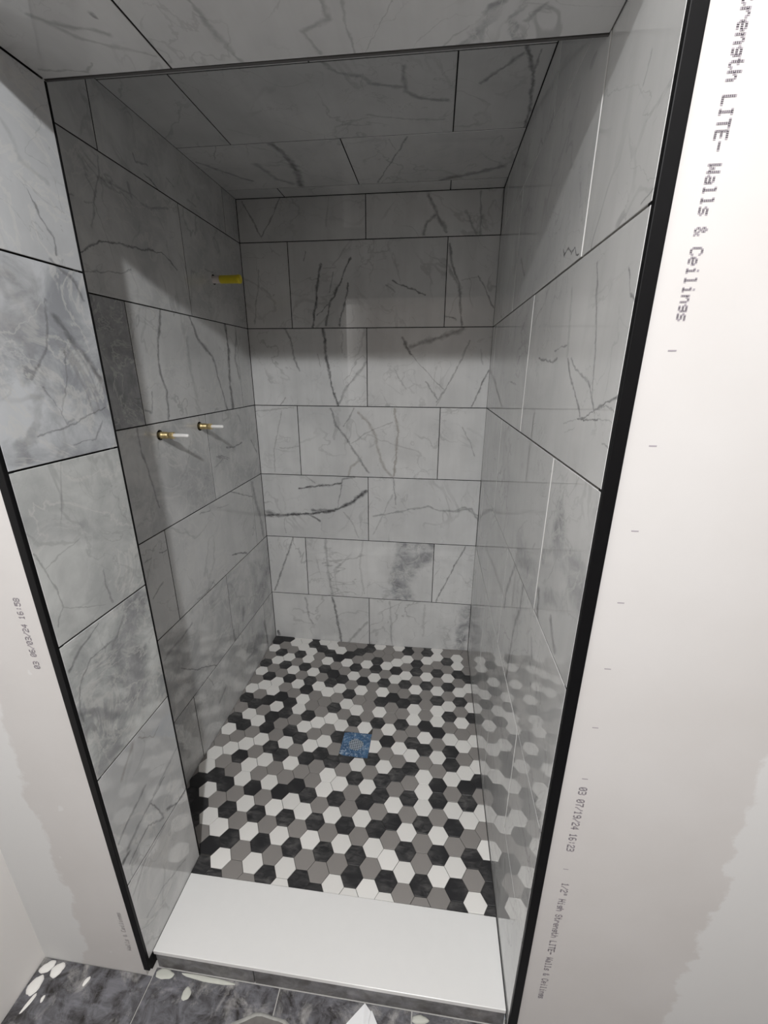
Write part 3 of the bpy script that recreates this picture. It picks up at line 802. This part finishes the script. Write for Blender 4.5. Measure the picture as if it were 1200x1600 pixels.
st = empty('shower_arm_stub', (0, STUB[0], STUB[1]), 'capped yellow pipe stub high on the left wall near the back corner', 'pipe')
bm = bmesh.new(); lathe(bm, [(-0.0093, 0.0118), (0.028, 0.0118), (0.0285, 0.0110)], 20); mesh_obj('pipe', bm, M_pipe, st, label='pale pipe end')
bm = bmesh.new(); lathe(bm, [(0.0245, 0.0122), (0.0255, 0.0130), (0.088, 0.0134), (0.089, 0.0142), (0.096, 0.0142), (0.098, 0.0128)], 20); mesh_obj('cap', bm, M_yellow, st, label='yellow plastic cap')
for o in COL.objects:
    if o.name.split('.')[0] in ('valve_body', 'thread', 'stem', 'pipe', 'cap'):
        for p in o.data.polygons: p.use_smooth = len(p.vertices) == 4

# ---------------------------------------------------------------- inkjet print on the drywall (5 x 7 dots)
FONT = {
 '0': '01110 10001 10011 10101 11001 10001 01110', '1': '00100 01100 00100 00100 00100 00100 01110', '2': '01110 10001 00001 00110 01000 10000 11111',
 '3': '11110 00001 00001 01110 00001 00001 11110', '4': '00010 00110 01010 10010 11111 00010 00010', '5': '11111 10000 11110 00001 00001 10001 01110',
 '6': '01110 10000 10000 11110 10001 10001 01110', '7': '11111 00001 00010 00100 00100 00100 00100', '8': '01110 10001 10001 01110 10001 10001 01110',
 '9': '01110 10001 10001 01111 00001 00001 01110', '/': '00001 00001 00010 00100 01000 10000 10000', ':': '00000 00100 00100 00000 00100 00100 00000',
 '"': '01010 01010 01010 00000 00000 00000 00000', '-': '00000 00000 00000 11111 00000 00000 00000', '&': '01000 10100 10100 01000 10101 10010 01101',
 'H': '10001 10001 10001 11111 10001 10001 10001', 'S': '01110 10001 10000 01110 00001 10001 01110', 'L': '10000 10000 10000 10000 10000 10000 11111',
 'I': '01110 00100 00100 00100 00100 00100 01110', 'T': '11111 00100 00100 00100 00100 00100 00100', 'E': '11111 10000 10000 11110 10000 10000 11111',
 'W': '10001 10001 10001 10101 10101 11011 10001', 'C': '01110 10001 10000 10000 10000 10001 01110',
 'i': '00100 00000 01100 00100 00100 00100 01110', 'g': '00000 00000 01111 10001 01111 00001 01110', 'h': '10000 10000 10110 11001 10001 10001 10001',
 't': '01000 01000 11100 01000 01000 01001 00110', 'r': '00000 00000 10110 11001 10000 10000 10000', 'e': '00000 00000 01110 10001 11111 10000 01110',
 'n': '00000 00000 10110 11001 10001 10001 10001', 'a': '00000 00000 01110 00001 01111 10001 01111', 'l': '01100 00100 00100 00100 00100 00100 01110',
 's': '00000 00000 01111 10000 01110 00001 11110', ' ': '00000 ' * 7}
def print_text(text, x, z, up, length, height, mat=None, label=None):
    """text running down the wall (up=False, tops of the letters to the right) or up it (tops to the left); x = middle line, z = start"""
    bm = bmesh.new(); px = length / (len(text) * 6 - 1); py = height / 7.0; sg = 1 if up else -1
    for i, ch in enumerate(text):
        for r, row in enumerate(FONT[ch].split()):
            for c, b in enumerate(row):
                if b != '1': continue
                a = (i * 6 + c) * px; v = (3.5 - r) * py
                x0, x1 = (-sg * (v - py * 1.28), -sg * v); z0, z1 = sg * a, sg * (a + px * 1.42)
                q = [(x + min(x0, x1), z + min(z0, z1)), (x + max(x0, x1), z + min(z0, z1)), (x + max(x0, x1), z + max(z0, z1)), (x + min(x0, x1), z + max(z0, z1))]
                bm.faces.new([bm.verts.new((p, -0.0003, w)) for p, w in q])
    return mesh_obj('printed_text', bm, mat or M_ink, wall_front, label=label)
print_text('1/2" High Strength LITE- Walls & Ceilings', 1.0468, 1.754, False, 0.364, 0.0125, label='grey printed line, High Strength LITE, beside the top of the black trim')
print_text('03 07/19/24 16:23', 1.0468, 0.7000, False, 0.150, 0.0125, label='grey printed date line on the right drywall')
print_text('1/2" High Strength LITE- Walls & Ceilings', 1.0510, 0.4675, False, 0.358, 0.0125, label='grey printed line low on the right drywall')
print_text('03 06/03/24 16:58', 0.1068, 0.8376, True, 0.141, 0.0115, label='grey printed date line on the left drywall')
print_text('Walls & Ceilings', 0.1150, 0.0300, True, 0.140, 0.0115, plain('faded_ink', (0.42, 0.40, 0.40), 0.8), label='faded print low on the left drywall')
bm = bmesh.new()
for x, z in ((1.0430, 1.3593), (1.0436, 1.2528), (1.0435, 1.1437), (1.0446, 1.0393), (1.0455, 0.8228), (1.0455, 0.9310), (1.0462, 0.7181), (1.0460, 0.5037)):
    bm.faces.new([bm.verts.new(p) for p in ((x - 0.0045, -0.0003, z - 0.0009), (x + 0.0045, -0.0003, z - 0.0009), (x + 0.0045, -0.0003, z + 0.0009), (x - 0.0045, -0.0003, z + 0.0009))])
mesh_obj('printed_tick', bm, M_ink, wall_front, label='row of small grey printed ticks')

# ---------------------------------------------------------------- spatters, dried thinset and paper on the bathroom floor
def blob(name, x, y, rx, ry, ang, hgt, mat, label, cat, seed, z=F, group=None):
    bm = bmesh.new(); n = 22; rs = random.Random(seed); ph = [rs.uniform(0, 6.28) for _ in range(3)]
    def rr(a): return 1 + 0.10 * math.sin(2 * a + ph[0]) + 0.07 * math.sin(3 * a + ph[1]) + 0.04 * math.sin(7 * a + ph[2])
    rings = []
    for f_, zf in ((1.0, 0.0), (0.93, 0.55), (0.7, 0.9), (0.35, 1.0)):
        ring = []
        for i in range(n):
            a = 2 * math.pi * i / n; px, py = rx * rr(a) * f_ * math.cos(a), ry * rr(a) * f_ * math.sin(a)
            ring.append(bm.verts.new((px * math.cos(ang) - py * math.sin(ang), px * math.sin(ang) + py * math.cos(ang), hgt * zf)))
        rings.append(ring)
    for A, B in zip(rings, rings[1:]):
        for i in range(n): bm.faces.new((A[i], A[(i + 1) % n], B[(i + 1) % n], B[i]))
    bm.faces.new(rings[-1])
    o = mesh_obj(name, bm, mat, None, True, label, cat, group); o.location = (x, y, z); return o
GB = 'dried compound splats on the floor tiles'
blob('compound_splat', -0.1085, -0.017, 0.016, 0.011, 0.5, 0.004, M_blob, 'white compound splat in the corner under the left drywall, touching its twin', 'splat', 1, group=GB)
blob('compound_splat', -0.0800, -0.019, 0.015, 0.013, 0.3, 0.004, M_blob, 'round white compound splat right of the corner, second along the drywall foot', 'splat', 2, group=GB)
blob('compound_splat', -0.1100, -0.050, 0.013, 0.020, -0.2, 0.004, M_blob, 'long oval white compound splat against the left side wall', 'splat', 3, group=GB)
blob('compound_splat', -0.0980, -0.078, 0.004, 0.020, -0.25, 0.002, M_blob, 'thin white streak of compound below the oval splat at the side wall', 'splat', 4, group=GB)
blob('compound_splat', -0.0720, -0.068, 0.004, 0.006, 0.0, 0.002, M_blob, 'tiny white fleck right of the thin compound streak', 'splat', 5, group=GB)
blob('compound_splat', 0.0060, -0.0285, 0.005, 0.0085, -0.3, 0.002, M_blob, 'small lone white drip in mid tile under the left drywall', 'splat', 6, group=GB)
blob('thinset_splat', 0.2570, -0.0200, 0.0095, 0.0125, -0.3, 0.003, M_blobg, 'pale greenish oval thinset splat in front of the curb', 'splat', 7)
blob('thinset_strip', 0.2950, 0.0095, 0.062, 0.0055, -0.02, 0.003, M_blobg, 'long pale strip of thinset along the foot of the curb, left half', 'splat', 8)
blob('thinset_smear', 0.1850, 0.0060, 0.022, 0.010, 0.1, 0.002, M_blobg, 'rough pale thinset smear at the left end of the curb', 'splat', 9)
blob('thinset_lump', 0.8060, 0.0040, 0.020, 0.007, 0.15, 0.005, M_blobg, 'small pale thinset lump near the right end of the curb', 'splat', 10)

bm = bmesh.new(); n = 36; rg_ = []
for f_, z in ((1.0, 0.0), (0.97, 0.0014), (0.90, 0.0016), (0.87, 0.0009), (0.4, 0.0008)):
    rg_.append([bm.verts.new(((0.088 + 0.004 * math.sin(5 * a)) * f_ * math.cos(a), (0.048 + 0.002 * math.sin(7 * a + 1)) * f_ * math.sin(a), z)) for a in (2 * math.pi * i / n for i in range(n))])
for k, (A, B) in enumerate(zip(rg_, rg_[1:])):
    for i in range(n): bm.faces.new((A[i], A[(i + 1) % n], B[(i + 1) % n], B[i])).material_index = 0 if k < 3 else 1
bm.faces.new(rg_[-1]).material_index = 1
M_rim = plain('pale_rim', (0.33, 0.33, 0.31), 0.8, 0, 0.3, 90); M_film2 = plain('grey_film', (0.13, 0.122, 0.115), 0.7, 0, 0.35, 70)
mesh_obj('thinset_puddle', bm, [M_rim, M_film2], None, True, 'round dried grey thinset puddle with a pale rim, left of the paper scrap', 'splat').location = (0.462, -0.076, F)

bm = bmesh.new()
pts = [(0.6785, 0.0125, 0.010), (0.6905, 0.0045, 0.006), (0.6935, 0.0020, 0.0085), (0.6960, 0.0040, 0.006), (0.7150, -0.0200, 0.004), (0.7650, -0.1500, 0.003), (0.6700, -0.1700, 0.012), (0.5400, -0.1400, 0.003), (0.6400, -0.0240, 0.005)]
top = [bm.verts.new((x - 0.68, y + 0.06, z + 0.0006)) for x, y, z in pts]; bot = [bm.verts.new((x - 0.68, y + 0.06, z)) for x, y, z in pts]
rt = bm.verts.new((0.0030, -0.02, 0.0190)); rb = bm.verts.new((0.0030, -0.02, 0.0184))
n = len(pts)
for i in range(n):
    bm.faces.new((top[(i + 1) % n], top[i], rt)); bm.faces.new((bot[i], bot[(i + 1) % n], rb)); bm.faces.new((top[i], top[(i + 1) % n], bot[(i + 1) % n], bot[i]))
bmesh.ops.recalc_face_normals(bm, faces=bm.faces)
mesh_obj('paper_scrap', bm, M_paper, None, False, 'torn piece of white folded paper lying on the floor before the curb', 'paper').location = (0.68, -0.06, F - 0.0028)
